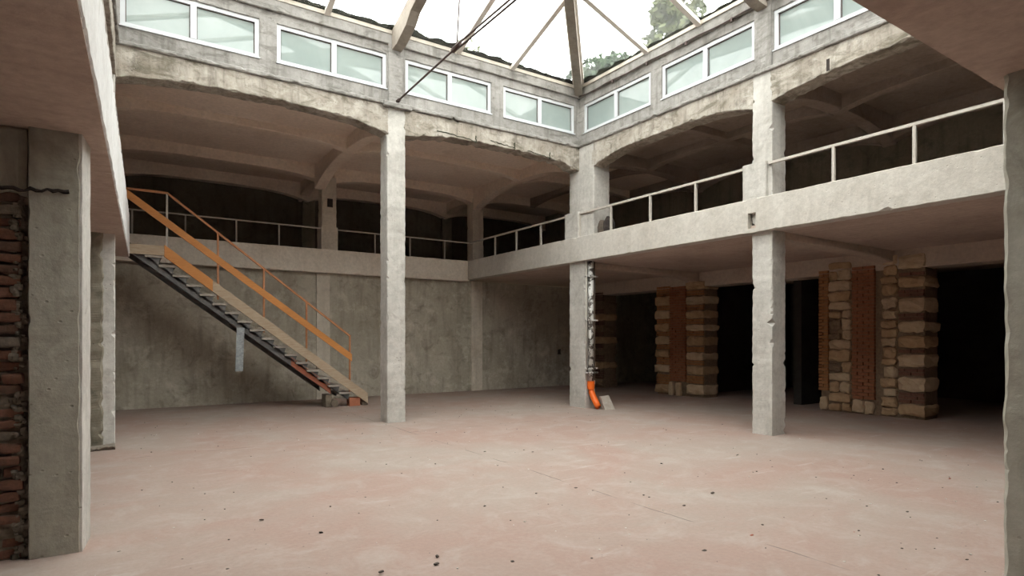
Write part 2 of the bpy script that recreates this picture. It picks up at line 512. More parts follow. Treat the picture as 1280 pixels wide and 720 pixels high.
struct('wall_gallery_back', box(-5, 13.6, 18.2, 18.4, 3.3, 6.2), 'mould_dark', 'dark mouldy wall at the rear of the upper gallery', 'wall')
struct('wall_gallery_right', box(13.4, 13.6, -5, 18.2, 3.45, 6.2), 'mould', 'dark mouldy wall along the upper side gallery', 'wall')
struct('wall_left', box(-5.2, -5.0, -5, 18.4, 0, 6.2), 'mould')
struct('wall_front', box(-5.2, 18.8, -5.2, -5.0, 0, 6.2), 'mould')
struct('wall_room_right', box(18.6, 18.8, -5, 16.3, 0, 3.5), 'dark_room', 'wall darkened as unlit, deep inside the dark rooms', 'wall')

# ------------------------------------------------------------------ galleries: slabs and edge beams
struct('gallery_slab_left', MB().hexa([(-5, -5, 3.13), (XL(-5) + 0.105, -5, 3.13), (XL(13.4) + 0.105, 13.4, 3.13), (-5, 13.4, 3.13),
                                       (-5, -5, 3.45), (XL(-5) + 0.105, -5, 3.45), (XL(13.4) + 0.105, 13.4, 3.45), (-5, 13.4, 3.45)]).box(-5, -0.25, 13.4, 16.0, 3.2, 3.45),
       'soffit_y', 'brown board-marked concrete slab of the gallery beside the brick wall', 'slab')
struct('gallery_slab_front', box(-0.35, 9.0, -5, 1.415, 3.13, 3.45), 'soffit_x', 'brown concrete slab overhead beside the chipped column', 'slab')
struct('gallery_slab_right', box(8.98, 18.6, -5, 18.2, 3.38, 3.5), 'soffit_x', 'brown concrete slab of the side gallery above the doorways', 'slab')
struct('gallery_slab_back', box(-5, 9.0, 15.9, 18.2, 3.34, 3.5), 'soffit_y', 'concrete slab of the gallery above the staircase wall', 'slab')

struct('gallery_beam_left', MB().eroded(-2.0, 13.4, lambda t: XL(t) - 0.15, lambda t: XL(t) + 0.12, 3.135, 3.92, YM, 31, 0.012, 1.0, 0.035, 0.06, 0.008),
       'beam_white', 'white plastered gallery edge beam ending at the stair landing', 'beam')
struct('gallery_beam_front', MB().eroded(-0.2, 9.0, 1.15, 1.42, 3.14, 3.92, XM, 32, 0.01, 0.6, 0.03, 0.06),
       'beam', 'pale gallery edge beam overhead beside the chipped column', 'beam')
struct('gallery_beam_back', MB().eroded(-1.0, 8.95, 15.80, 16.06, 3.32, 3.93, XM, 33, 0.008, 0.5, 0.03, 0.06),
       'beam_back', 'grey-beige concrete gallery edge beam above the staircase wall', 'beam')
# the long side beam, with a small pocket beside the middle column
gb = empty('gallery_beam_right', (8.9, 8, 3.38), 'long whitewashed gallery edge beam above the dark doorways', 'beam', kind='structure')
emit('beam_length', MB().eroded(6.235, 16.05, 8.90, 9.16, 3.37, 3.93, YM, 34, 0.008, 0.7, 0.03, 0.06), 'beam', gb)
emit('beam_length', MB().eroded(-2.0, 6.085, 8.90, 9.16, 3.37, 3.93, YM, 35, 0.008, 0.7, 0.03, 0.06), 'beam', gb)
emit('pocket_back', MB().box(9.02, 9.15, 6.06, 6.26, 3.37, 3.93), 'rag_recess', gb)  # near-black back, the pocket's shade put into its colour
emit('pocket_top', MB().box(8.902, 9.1, 6.06, 6.26, 3.70, 3.93).box(8.902, 9.1, 6.06, 6.26, 3.37, 3.44), 'beam', gb)

# shallow downstand ribs under the side gallery
for y, sd in ((0.98, 1), (5.88, 2), (10.75, 3)):
    struct('soffit_rib', MB().eroded(9.2, 13.25, y, y + 0.32, lambda t: 3.24 - 0.10 * max(0, (t - 12.2)) ** 1.2, 3.40, XM, 40 + sd, 0.02, 0.4, 0.03, 0.1), 'rib')

# ------------------------------------------------------------------ columns
def column(label, x0, x1, y0, y1, z1, mat, seed, base, deep=0.05, ch=0.011):
    e = empty('column', (base[0], base[1], base[2]), label, 'column', kind='structure')
    emit('shaft', MB().eroded(base[2] if base[2] else 0.0, z1, x0, x1, y0, y1, ZM, seed, ch, 1.6, deep, 0.022, 0.006), mat, e)
    return e

cA = column('tall pale concrete column standing beside the staircase foot', 4.31, 4.68, YB, 11.10, 6.0, 'column', 11, (4.5, 10.92, 0), 0.04)
emit('cap', MB().eroded(4.22, 4.78, YB - 0.09, 11.1, 5.96, 6.06, XM, 12, 0.012, 2, 0.03), 'clere', cA)
cB = column('corner concrete column with a flaking drainpipe strapped to it', 9.0, 9.32, 10.54, 11.10, 3.42, 'column', 13, (9.16, 10.8, 0), 0.05)
emit('upper_shaft', MB().eroded(3.6, 6.0, 9.0, 9.48, 10.24, 11.10, ZM, 14, 0.012, 0.6, 0.03), 'column', cB)
emit('pedestal', MB().eroded(3.8, 4.53, 8.93, 9.3, 10.70, 11.19, ZM, 15, 0.012, 0.6, 0.03), 'column', cB)
cC = column('chipped concrete column carrying the long gallery beam before the doorways', 9.0, 9.38, 5.85, 6.22, 6.0, 'column', 16, (9.19, 6.03, 0), 0.06)
emit('pedestal', MB().eroded(3.8, 4.53, 8.93, 9.36, 5.92, 6.36, ZM, 17, 0.012, 0.6, 0.03), 'column', cC)
cD = column('rough grey column with a chipped pale edge under the overhead slab', 4.315, 4.72, 0.94, 1.335, 3.2, 'column_shaded', 18, (4.5, 1.14, 0), 0.014, 0.02)
cE = empty('column', (-0.34, 5.73, 0), 'grey-green concrete column built against the ragged brick wall', 'column', kind='structure')
emit('shaft', MB().eroded(0, 3.2, -0.51, -0.205, 5.54, 5.92, lambda a, b, t: (a + 0.11 * (b - 5.54), b, t), 19, 0.008, 1.2, 0.018, 0.03, 0.004), 'column_shaded', cE)
cF = column('pale column with a dark broken strip standing on a low rubble kerb', -0.33, 0.03, 10.58, 10.96, 3.2, 'column', 20, (-0.15, 10.77, 0), 0.05)
emit('dark_render', MB().eroded(0.0, 3.15, -0.36, -0.12, 10.545, 10.62, ZM, 21, 0.02, 3, 0.04, 0.03, 0.02), 'mould', cF)
emit('kerb', MB().eroded(-0.75, 0.03, 10.36, 10.60, 0.0, 0.05, XM, 22, 0.012, 6, 0.03, 0.02, 0.02), 'mortar_grey', cF)
emit('lit_face', MB().eroded(0.0, 3.15, 5.545, 5.915, -0.012, 0.012, lambda a, b, t: (-0.203 + 0.11 * (a - 5.54) + b, a, t), 191, 0.003, 1.5, 0.008, 0.02, 0.003), 'column', cE)  # lighter slab, atrium light on this face put into the colour
rq = random.Random(3)
emit('crack', MB().tube([(-0.72 + 0.45 * i / 14, 5.535, 2.665 + 0.012 * rq.uniform(-1, 1) + 0.02 * (i / 14)) for i in range(15)], [0.008 + 0.009 * rq.random() for i in range(15)], 6), 'rag_recess', cE)
# gallery-level shafts of the side row, and the columns just out of frame that carry the front row
emit('upper_shaft', MB().eroded(3.4, 6.0, -0.33, 0.03, 10.6, 11.0, ZM, 23, 0.012, 0.6, 0.03, 0.08), 'column', cF)
emit('upper_shaft', MB().eroded(3.4, 6.0, -0.51, -0.16, 5.6, 5.95, ZM, 24, 0.012, 0.6, 0.03, 0.08), 'column', cE)
emit('upper_shaft', MB().eroded(3.4, 6.0, 4.315, 4.72, 0.95, 1.33, ZM, 25, 0.012, 0.6, 0.03, 0.08), 'column', cD)
# columns of the rear gallery, standing on its edge beam
for lab, x0, sd in (('small gallery column with a dark socket above the stair wall', 4.56, 26), ('small gallery column at the corner of the two railings', 9.10, 27)):
    e = column(lab, x0, x0 + 0.38, 15.86, 16.2, 5.85, 'pilaster', sd, (x0 + 0.19, 16.03, 3.9), 0.03)
    if sd == 26:
        emit('pedestal', MB().eroded(3.9, 4.53, 4.53, 4.97, 15.82, 16.2, ZM, 28, 0.01, 0.6, 0.03), 'pilaster', e)
        emit('dark_socket', MB().box(4.70, 4.84, 15.845, 15.87, 5.06, 5.28), 'rag_recess', e)

# ------------------------------------------------------------------ arched beams of the atrium
def arch(s0, s1, sp=Z_SP, cr=Z_CR, p=3.2, ragged=0.0, seed=0):
    def f(t):
        q = abs(2 * (t - s0) / (s1 - s0) - 1)
        z = sp + (cr - sp) * (1 - min(1, q) ** p)
        if ragged:
            z += ragged * max(0.0, noise.noise(Vector((t * 2.3, seed * 2.1, 1.0)))) + ragged * 0.5 * noise.noise(Vector((t * 8, seed, 4)))
        return z
    return f

def arched_beam(s0, s1, a0, a1, mp, seed, label, ragged=0.03):
    return struct('arched_beam', MB().eroded(s0, s1, a0, a1, arch(s0, s1, ragged=ragged, seed=seed), Z_AT, mp, seed, 0.012, 1.2, 0.04, 0.05, 0.012), 'arch', label, 'beam')

arched_beam(-0.1, 4.33, YB, 11.08, XM, 51, 'peeling arched beam over the staircase bay')
arched_beam(4.66, 9.05, YB, 11.08, XM, 52, 'cracked peeling arched beam between the tall column and the corner column', 0.06)
arched_beam(6.20, 10.30, XR, 9.34, YM, 53, 'stained arched beam between the corner column and the chipped column')
arched_beam(1.2, 5.88, XR, 9.34, YM, 54, 'mossy cracked arched beam over the side gallery beside the overhead slab', 0.05)
arched_beam(5.9, 10.7, lambda t: XL(t) - 0.34, XL, YM, 55, 'dark arched beam above the white gallery beam')
arched_beam(0.9, 5.7, lambda t: XL(t) - 0.34, XL, YM, 56, 'arched beam overhead beside the brick wall')
arched_beam(-0.3, 4.4, 0.98, YF, XM, 57, 'arched beam above the overhead slab')
arched_beam(4.6, 9.1, 0.98, YF, XM, 58, 'arched beam above the overhead slab past the chipped column')

def crack(parent, pts, r=0.008):
    emit('crack', MB().tube(pts, r, 5), 'moss', parent)
AB = [o for o in bpy.data.objects if o.name.startswith('arched_beam')]
AB = {o['label']: o for o in AB}
b2 = AB['cracked peeling arched beam between the tall column and the corner column']
rc = random.Random(5)
for x0, x1, z0 in ((5.35, 6.25, 5.71), (6.6, 7.2, 5.74), (7.55, 8.15, 5.69)):
    nn = 12
    crack(b2, [(x0 + (x1 - x0) * i / nn, YB - 0.002, z0 + 0.012 * rc.uniform(-1, 1) - 0.05 * (i / nn) ** 2) for i in range(nn + 1)], 0.009)
    crack(b2, [(x1 + 0.015 * rc.uniform(-1, 1), YB - 0.002, z0 - 0.08 + 0.03 * i) for i in range(6)], 0.012)
b4 = AB['mossy cracked arched beam over the side gallery beside the overhead slab']
emit('slot', MB().box(XR - 0.004, XR + 0.06, 4.90, 4.95, 5.64, 5.82), 'rag_recess', b4)

# ------------------------------------------------------------------ gallery ceilings (roof slabs) and their ribs
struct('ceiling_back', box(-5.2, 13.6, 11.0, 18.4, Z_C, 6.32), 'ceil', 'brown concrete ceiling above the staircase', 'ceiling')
struct('ceiling_right', box(9.28, 13.6, -5.2, 11.0, Z_C, 6.32), 'ceil_shaded', 'shadowed concrete ceiling of the upper side gallery', 'ceiling')
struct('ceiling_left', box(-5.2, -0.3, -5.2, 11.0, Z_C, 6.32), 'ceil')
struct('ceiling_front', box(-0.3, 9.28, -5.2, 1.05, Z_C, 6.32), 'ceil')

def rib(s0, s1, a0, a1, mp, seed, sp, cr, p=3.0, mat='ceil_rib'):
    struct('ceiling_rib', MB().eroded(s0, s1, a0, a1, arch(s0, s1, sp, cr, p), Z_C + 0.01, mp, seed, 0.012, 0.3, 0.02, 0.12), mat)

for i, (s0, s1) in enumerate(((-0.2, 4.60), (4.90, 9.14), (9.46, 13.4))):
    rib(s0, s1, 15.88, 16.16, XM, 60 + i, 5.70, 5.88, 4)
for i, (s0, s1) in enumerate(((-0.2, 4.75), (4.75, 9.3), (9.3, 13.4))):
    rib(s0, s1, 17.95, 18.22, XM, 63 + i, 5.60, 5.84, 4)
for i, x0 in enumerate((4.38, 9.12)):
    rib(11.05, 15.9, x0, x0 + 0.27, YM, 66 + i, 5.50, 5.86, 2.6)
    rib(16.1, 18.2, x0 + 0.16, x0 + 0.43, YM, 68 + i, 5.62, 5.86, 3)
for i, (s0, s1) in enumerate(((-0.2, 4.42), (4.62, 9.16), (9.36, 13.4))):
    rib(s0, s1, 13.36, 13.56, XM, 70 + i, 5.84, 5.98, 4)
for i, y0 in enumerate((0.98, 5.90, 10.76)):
    rib(9.32, 13.45, y0, y0 + 0.28, XM, 74 + i, 5.56, 5.86, 2.6, 'ceil_shaded')
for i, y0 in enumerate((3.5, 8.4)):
    rib(9.32, 13.45, y0, y0 + 0.2, XM, 78 + i, 5.84, 5.98, 4, 'ceil_shaded')
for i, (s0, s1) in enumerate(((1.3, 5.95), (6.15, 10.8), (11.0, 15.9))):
    rib(s0, s1, 13.2, 13.42, YM, 80 + i, 5.60, 5.84, 4, 'ceil_shaded')
    rib(s0, s1, 11.25, 11.45, YM, 84 + i, 5.84, 5.98, 4, 'ceil_shaded')
for x, y, nm in ((4.64, 18.08, 1), (9.2, 18.08, 2)):
    struct('wall_pilaster', MB().eroded(3.45, 5.7, x, x + 0.36, y, y + 0.2, ZM, 88 + nm, 0.012, 0.4, 0.03, 0.1), 'mould')

# ------------------------------------------------------------------ clerestory: walls and windows
Z_S, Z_H = 6.33, 6.99               # window sill and head
win_no = [0]

def clerestory(side, mp, spans, s_lo, s_hi, pil, wall_label, win_labels):
    """mp(s, d, z): s along the wall, d outward from the atrium face"""
    def hx(s0, s1, d0, d1, z0, z1):
        return [mp(s0, d0, z0), mp(s1, d0, z0), mp(s1, d1, z0), mp(s0, d1, z0), mp(s0, d0, z1), mp(s1, d0, z1), mp(s1, d1, z1), mp(s0, d1, z1)]
    w = empty('wall_clerestory_' + side, mp((s_lo + s_hi) / 2, 0.1, Z_AT), wall_label, 'wall', kind='structure')
    MPX = lambda a, b, t: mp(t, a, b)
    emit('sill_band', MB().eroded(s_lo, s_hi, 0.05, 0.30, Z_AT + 0.02, Z_S, MPX, hash(side) % 97 if False else len(side) + 100, 0.008, 0.8, 0.025, 0.08), 'clere', w)
    emit('ledge', MB().eroded(s_lo, s_hi, -0.045, 0.30, Z_AT - 0.02, Z_AT + 0.05, MPX, len(side) + 110, 0.014, 2.5, 0.03, 0.05), 'clere', w)
    emit('lintel_band', MB().eroded(s_lo, s_hi, 0.05, 0.30, Z_H, Z_EAVE - 0.1, MPX, len(side) + 120, 0.008, 0.8, 0.025, 0.08), 'clere', w)
    emit('eave_band', MB().eroded(s_lo, s_hi, 0.0, 0.32, 7.17, Z_EAVE - 0.02, MPX, len(side) + 130, 0.012, 0.8, 0.025, 0.08), 'clere', w)
    edges = [s_lo] + [q for sp in spans for q in sp] + [s_hi]
    for i in range(0, len(edges), 2):
        if edges[i + 1] - edges[i] > 0.02:
            emit('pier', MB().hexa(hx(edges[i], edges[i + 1], 0.05, 0.30, Z_S - 0.01, Z_H + 0.01)), 'clere', w)
    for p in pil:
        emit('pilaster', MB().eroded(Z_AT + 0.04, 7.2, p - 0.155, p + 0.155, 0.0, 0.1, lambda a, b, t: mp(a, b, t), len(side) + 140, 0.01, 1.0, 0.02), 'clere', w)
    for (s0, s1), lab in zip(spans, win_labels):
        win_no[0] += 1
        c = mp((s0 + s1) / 2, 0.1, Z_S)
        wn = empty('window_%d' % win_no[0], c, lab, 'window', kind='structure')
        fr = MB()
        d0, d1, fw = 0.075, 0.15, 0.068
        mid = (s0 + s1) / 2
        z0, z1 = Z_S - 0.005, Z_H + 0.005
        fr.hexa(hx(s0, s1, d0, d1, z0, z0 + fw)); fr.hexa(hx(s0, s1, d0, d1, z1 - fw, z1))
        fr.hexa(hx(s0, s0 + fw, d0, d1, z0 + fw, z1 - fw)); fr.hexa(hx(s1 - fw, s1, d0, d1, z0 + fw, z1 - fw))
        emit('window_frame', fr, 'upvc', wn)
        emit('mullion', MB().hexa(hx(mid - 0.045, mid + 0.045, d0 - 0.008, d1, z0 + fw, z1 - fw)), 'upvc', wn)
        for a, b in ((s0 + fw, mid - 0.045), (mid + 0.045, s1 - fw)):
            gk = MB()
            g = 0.012
            gk.hexa(hx(a, b, d0 + 0.028, d0 + 0.04, z0 + fw, z0 + fw + g)); gk.hexa(hx(a, b, d0 + 0.028, d0 + 0.04, z1 - fw - g, z1 - fw))
            gk.hexa(hx(a, a + g, d0 + 0.028, d0 + 0.04, z0 + fw, z1 - fw)); gk.hexa(hx(b - g, b, d0 + 0.028, d0 + 0.04, z0 + fw, z1 - fw))
            pn = emit('pane', MB().hexa(hx(a, b, d0 + 0.04, d0 + 0.046, z0 + fw, z1 - fw)), 'window_glass', wn)
            emit('gasket', gk, 'rod', pn)
        emit('window_sill', MB().hexa(hx(s0 - 0.01, s1 + 0.01, 0.03, 0.08, Z_S - 0.018, Z_S + 0.002)), 'upvc', wn)
    return w

clerestory('back', lambda s, d, z: (s, YB + d, z), [(0.09, 2.06), (2.34, 4.32), (4.70, 6.65), (6.95, 8.91)], -0.25, 9.3, [4.5],
           'weathered grey clerestory wall above the staircase bay',
           ['white two-pane window over the stair end of the staircase arch', 'white two-pane window just before the tie rod, over the staircase arch',
            'white two-pane window crossed by the rusty tie rod', 'white two-pane window between the tie-rod window and the atrium corner'])
clerestory('right', lambda s, d, z: (XR + d, s, z), [(1.45, 3.52), (3.80, 5.86), (6.21, 8.28), (8.57, 10.64)], 1.0, 10.8, [6.03],
           'weathered grey clerestory wall above the long side gallery',
           ['white two-pane window over the overhead slab end of the mossy arch', 'white two-pane window above the mossy cracked arch',
            'white two-pane window above the stained arch next to the chipped column', 'white two-pane window above the stained arch next to the atrium corner'])
clerestory('left', lambda s, d, z: (XL(s) - d, s, z), [(1.5, 3.5), (3.8, 5.6), (6.0, 8.2), (8.5, 10.5)], 1.0, 10.85, [5.8],
           'clerestory wall above the white gallery beam', ['white two-pane window above the white gallery beam'] * 4)
clerestory('front', lambda s, d, z: (s, YF - d, z), [(0.0, 2.0), (2.3, 4.3), (4.7, 6.65), (6.95, 8.9)], -0.3, 9.3, [4.5],
           'clerestory wall above the overhead slab', ['white two-pane window above the overhead slab'] * 4)
for o in bpy.data.objects:
    if o.name.startswith('window_') and o.get('label', '').endswith(('white gallery beam', 'above the overhead slab')):
        o['group'] = 'clerestory windows out of view'

# thin cable with clips along the side eave band
cb = empty('cable', (8.97, 6, 7.1), 'thin dark cable clipped along the side eave band', 'cable')
emit('cable_run', MB().tube([(8.97, 1.4 + 9.3 * i / 30, 7.165 + 0.012 * math.sin(i * 1.7)) for i in range(31)], 0.012, 6), 'rod', cb)
for y in (4.4, 6.6, 7.6, 8.6, 9.6):
    emit('clip', MB().box(8.955, 8.992, y - 0.02, y + 0.02, 7.11, 7.18), 'rod', cb)

# ------------------------------------------------------------------ skylight: a low glazed pyramid
sky = empty('skylight', (4.5, 6.0, Z_EAVE), 'glazed pyramid skylight over the atrium with dirty glass', 'skylight', kind='structure')
X0, X1, Y0, Y1 = -0.12, 9.1, 1.22, 10.86
CXs, CYs = 4.5, 6.03
ZE = Z_EAVE - 0.02
ZT = ZE + SLOPE * 4.7
apex = Vector((CXs, CYs, ZT))

def slope_pt(c0, c1, s, t):
    """point on the triangle c0 c1 apex: s along the eave, t up a bar square to the eave"""
    return None

def glaze(c0, c1, marks):
    """panes between jack bars running square to the eave c0-c1 up to the hips"""
    c0, c1 = Vector(c0), Vector(c1)
    L = (c1 - c0).length
    e = (c1 - c0) / L
    sa = (apex - c0).dot(e)                       # where the apex falls along the eave
    foot = c0 + e * sa
    rise = apex - foot
    top = lambda s: c0 + e * s + rise * (s / sa if s <= sa else (L - s) / (L - sa))
    ms = sorted(set([0.0] + marks + [sa, L]))
    ms2 = []
    for m in ms:
        if not ms2 or m - ms2[-1] > 0.05:
            ms2.append(m)
    nrm = e.cross(rise).normalized()
    if nrm.z < 0:
        nrm = -nrm
    for a, b in zip(ms2[:-1], ms2[1:]):
        pts = [c0 + e * a, c0 + e * b, top(b), top(a)]
        mb = MB()
        poly = []
        for p in pts:
            if not poly or (p - poly[-1]).length > 1e-4:
                poly.append(p)
        if (poly[0] - poly[-1]).length < 1e-4:
            poly.pop()
        nn = len(poly)
        mb.v = [tuple(p) for p in poly] + [tuple(p + nrm * 0.006) for p in poly]
        mb.f = [tuple(range(nn)), tuple(range(2 * nn - 1, nn - 1, -1))] + [(i, (i + 1) % nn, (i + 1) % nn + nn, i + nn) for i in range(nn)]
        emit('pane', mb, 'roof_glass', sky)
    for m in marks:
        if abs(m - sa) < 0.1:
            continue
        emit('glazing_bar', MB().bar(c0 + e * m - nrm * 0.045, top(m) - nrm * 0.04, 0.10, 0.07, nrm), 'bar', sky)
    return sa

c00, c10, c11, c01 = (X0, Y0, ZE), (X1, Y0, ZE), (X1, Y1, ZE), (X0, Y1, ZE)
bx_ = [0.54, 1.86, 3.18, 5.82, 7.14]
glaze(c01, c11, [x - X0 for x in bx_])
glaze(c00, c10, [x - X0 for x in bx_])
by_ = [8.62, 7.32, 4.72, 3.42]
glaze(c10, c11, [y - Y0 for y in sorted(by_)])
glaze(c00, c01, [y - Y0 for y in sorted(by_)])
for c in (c00, c10, c11, c01):
    p = Vector(c)
    emit('hip_rafter', MB().bar(p - Vector((0, 0, 0.13)), apex - Vector((0, 0, 0.13)), 0.17, 0.24), 'rafter', sky)
    emit('hip_cap', MB().bar(p - Vector((0, 0, 0.005)), apex - Vector((0, 0, 0.005)), 0.26, 0.05), 'bar', sky)
for p in ((CXs, Y1, ZE), (CXs, Y0, ZE), (X1, CYs, ZE), (X0, CYs, ZE)):
    p = Vector(p)
    d = (apex - p)
    hd = Vector((d.x, d.y, 0)).normalized()
    side = Vector((-hd.y, hd.x, 0)) * 0.095
    q = p + d * 0.30
    def sect(pt, dep):
        return [pt - side - Vector((0, 0, dep)), pt + side - Vector((0, 0, dep)), pt + side, pt - side]
    mb = MB()
    rings = [sect(p + d * 0.0, 0.34), sect(p + d * 0.07, 0.42), sect(p + d * 0.16, 0.40), sect(p + d * 0.20, 0.30), sect(apex, 0.28)]
    for r_ in rings:
        mb.v += [tuple(x) for x in r_]
    for i in range(len(rings) - 1):
        for j in range(4):
            mb.f.append((4 * i + j, 4 * i + (j + 1) % 4, 4 * i + 4 + (j + 1) % 4, 4 * i + 4 + j))
    mb.f += [(3, 2, 1, 0), tuple(4 * (len(rings) - 1) + j for j in range(4))]
    emit('rafter', mb, 'rafter', sky)
# cream flashing along the eaves and the dark moss lying on the lowest glass
def moss(c0, c1, up, seed, wmax):
    c0, c1, up = Vector(c0), Vector(c1), Vector(up)
    n = 150
    mb = MB()
    nr = (c1 - c0).cross(up).normalized()
    if nr.z < 0:
        nr = -nr
    for i in range(n + 1):
        p = c0 + (c1 - c0) * i / n + up * 0.075
        w = wmax * (0.35 + 0.65 * abs(noise.noise(Vector((i * 0.13, seed, 0))))) + 0.03 * noise.noise(Vector((i * 0.7, seed, 2)))
        w = max(0.04, w)
        mb.v += [tuple(p + nr * 0.01), tuple(p + up * w + nr * 0.01), tuple(p + up * w * 0.6 + nr * 0.035), tuple(p + nr * 0.04)]
    for i in range(n):
        for j in range(4):
            mb.f.append((4 * i + j, 4 * i + (j + 1) % 4, 4 * i + 4 + (j + 1) % 4, 4 * i + 4 + j))
    o = emit('moss', mb, 'moss', sky)
    o['kind'] = 'stuff'
us = math.sqrt(1 + SLOPE ** 2)
moss(c01, c11, (0, -1 / us, SLOPE / us), 3, 0.34)
moss(c10, c11, (-1 / us, 0, SLOPE / us), 5, 0.22)
for a, b in ((c01, c11), (c10, c11), (c00, c01), (c00, c10)):
    a, b = Vector(a), Vector(b)
    ins = (Vector((CXs, CYs, 0)) - Vector((a.x + b.x, a.y + b.y, 0)) / 2).normalized()
    ins = Vector((round(ins.x), round(ins.y), 0)) * 0.10
    emit('flashing', MB().bar(a + ins - Vector((0, 0, 0.005)), b + ins - Vector((0, 0, 0.005)), 0.05, 0.07), 'flash', sky)

# tie rods across the atrium
tr_ = empty('tie_rod', (4.5, 10.7, 6.1), 'long rusty tie rod spanning the atrium below the skylight', 'rod')
emit('single_rod', MB().tube([(4.52, 10.70, 6.12), (4.52, 8.3, 6.20)], 0.018, 8), 'rod', tr_)
emit('double_rod', MB().tube([(4.49, 8.45, 6.20), (4.49, 1.3, 6.20)], 0.016, 8), 'rod', tr_)
emit('double_rod', MB().tube([(4.55, 8.45, 6.19), (4.55, 1.3, 6.19)], 0.016, 8), 'rod', tr_)
emit('coupling', MB().tube([(4.52, 8.52, 6.19), (4.52, 8.28, 6.205)], 0.04, 8), 'rod', tr_)
emit('hanger', MB().tube([(4.52, 8.38, 6.22), (4.50, 8.12, 8.05)], 0.013, 6), 'rod', tr_)
emit('anchor', MB().tube([(4.52, 10.76, 6.115), (4.52, 10.66, 6.12)], 0.035, 8), 'rod', tr_)

# ------------------------------------------------------------------ gallery railings
def railing(label, p0, p1, posts, zt, zb, group=None, w=0.045):
    p0, p1 = Vector(p0), Vector(p1)
    L = (p1 - p0).length
    e = (p1 - p0) / L
    r = empty('gallery_railing', ((p0 + p1) / 2 + Vector((0, 0, zb))), label, 'railing', group)
    emit('top_rail', MB().bar(p0 + Vector((0, 0, zt)), p1 + Vector((0, 0, zt)), w, w * 0.9), 'rail', r)
    for t in posts:
        c = p0 + e * t
        emit('post', MB().box(c.x - w * 0.45, c.x + w * 0.45, c.y - w * 0.45, c.y + w * 0.45, zb, zt - w * 0.4), 'rail', r)
    return r

ZR0, ZR1 = 3.915, 4.48
railing('pale steel railing between the chipped column and the overhead slab', (8.98, 1.4, 0), (8.98, 5.90, 0), [1.35, 2.34, 3.43], ZR1, ZR0)
railing('pale steel railing between the corner column and the chipped column', (8.98, 6.34, 0), (8.98, 10.72, 0), [1.04, 2.17, 3.31, 4.36], ZR1, ZR0)
railing('pale steel railing behind the corner column', (8.98, 11.18, 0), (8.98, 15.83, 0), [1.03, 2.13, 3.20], ZR1, ZR0)
railing('thin grey railing behind the staircase handrail', (0.3, 15.87, 0), (4.56, 15.87, 0), [0.06, 1.11, 2.2, 3.19], ZR1, ZR0, w=0.035)
railing('thin grey railing behind the tall pale column', (4.93, 15.87, 0), (9.12, 15.87, 0), [1.08, 2.12, 3.22], ZR1, ZR0, w=0.035)
railing('white railing on top of the white gallery beam', (XL(2.0) + 0.04, 2.0, 0), (XL(13.36) + 0.04, 13.36, 0), [0.1, 1.9, 3.7, 5.5, 7.3, 9.1, 11.3], ZR1, 3.90)

# ------------------------------------------------------------------ side wall with doorways, stone and brick piers
XW = 13.2
wr = empty('wall_right', (13.5, 9, 0), 'plastered wall with tall dark doorways between masonry piers', 'wall', kind='structure')
emit('lintel', MB().eroded(-4.8, 16.0, XW + 0.02, XW + 0.62, 3.0, 3.40, YM, 91, 0.015, 0.6, 0.03, 0.1), 'rib', wr)
emit('solid_length', MB().box(XW, XW + 0.6, -4.9, 2.2, 0, 3.05), 'wall', wr)
for y in (9.0, 13.4):
    pass
def bricks_into(mb, y0, y1, z0, z1, x, seed, bl=0.23, bh=0.058, j=0.014, proud=0.03):
    rnd = random.Random(seed)
    z = z0
    row = 0
    while z + bh * 0.7 < z1:
        h = min(bh, z1 - z)
        y = y0 - (bl / 2 if row % 2 else 0)
        while y < y1 - 0.02:
            a, b = max(y, y0), min(y + bl - j, y1)
            if b - a > 0.03:
                dx = rnd.uniform(-0.012, 0.012)
                mb.box(x - proud + dx, x + 0.08, a, b, z, z + h)
            y += bl
        z += bh + j
        row += 1

def pier(label, y0, y1, seed):
    e = empty('masonry_pier', (XW + 0.3, (y0 + y1) / 2, 0), label, 'pier', kind='structure')
    emit('core', MB().eroded(0, 3.30, XW + 0.035, XW + 0.6, y0 + 0.02, y1 - 0.02, ZM, seed, 0.02, 1, 0.04, 0.08), 'mortar', e)
    return e

def stone_obj(e, x0, x1, y0, y1, z0, z1, seed, mat):
    emit('stone', MB().stone((x0, y0, z0), (x1, y1, z1), seed, 0.04, 0.55, 3), mat, e, smooth=False)

rnd = random.Random(4)
# pier beside the chipped column: rubble, brick, rubble and big quoins
p2 = pier('wide pier of rubble stone, red brick and tan quoins between two doorways', 5.31, 7.42, 200)
bmb = MB(); bricks_into(bmb, 7.21, 7.42, 0.45, 3.12, XW, 1); emit('brickwork', bmb, 'brick_orange', p2)['kind'] = 'stuff'
bmb = MB(); bricks_into(bmb, 6.24, 6.70, 0.32, 3.12, XW, 2, proud=0.035); emit('brickwork', bmb, 'brick_red', p2)['kind'] = 'stuff'
z = 0.03
sd = 300
while z < 3.2:
    h = rnd.uniform(0.14, 0.26)
    h = min(h, 3.26 - z)
    if rnd.random() < 0.5:
        m = rnd.uniform(6.88, 7.05)
        stone_obj(p2, XW - 0.045, XW + 0.12, 6.72, m - 0.012, z, z + h, sd, rnd.choice(('stone', 'stone_pale'))); sd += 1
        stone_obj(p2, XW - 0.045, XW + 0.12, m + 0.012, 7.20, z, z + h * rnd.uniform(0.8, 1), sd, rnd.choice(('stone', 'stone', 'mortar'))); sd += 1
    else:
        stone_obj(p2, XW - 0.05, XW + 0.12, 6.73, 7.20, z, z + h, sd, 'stone_pale' if rnd.random() < 0.5 else 'stone'); sd += 1
    z += h + 0.02
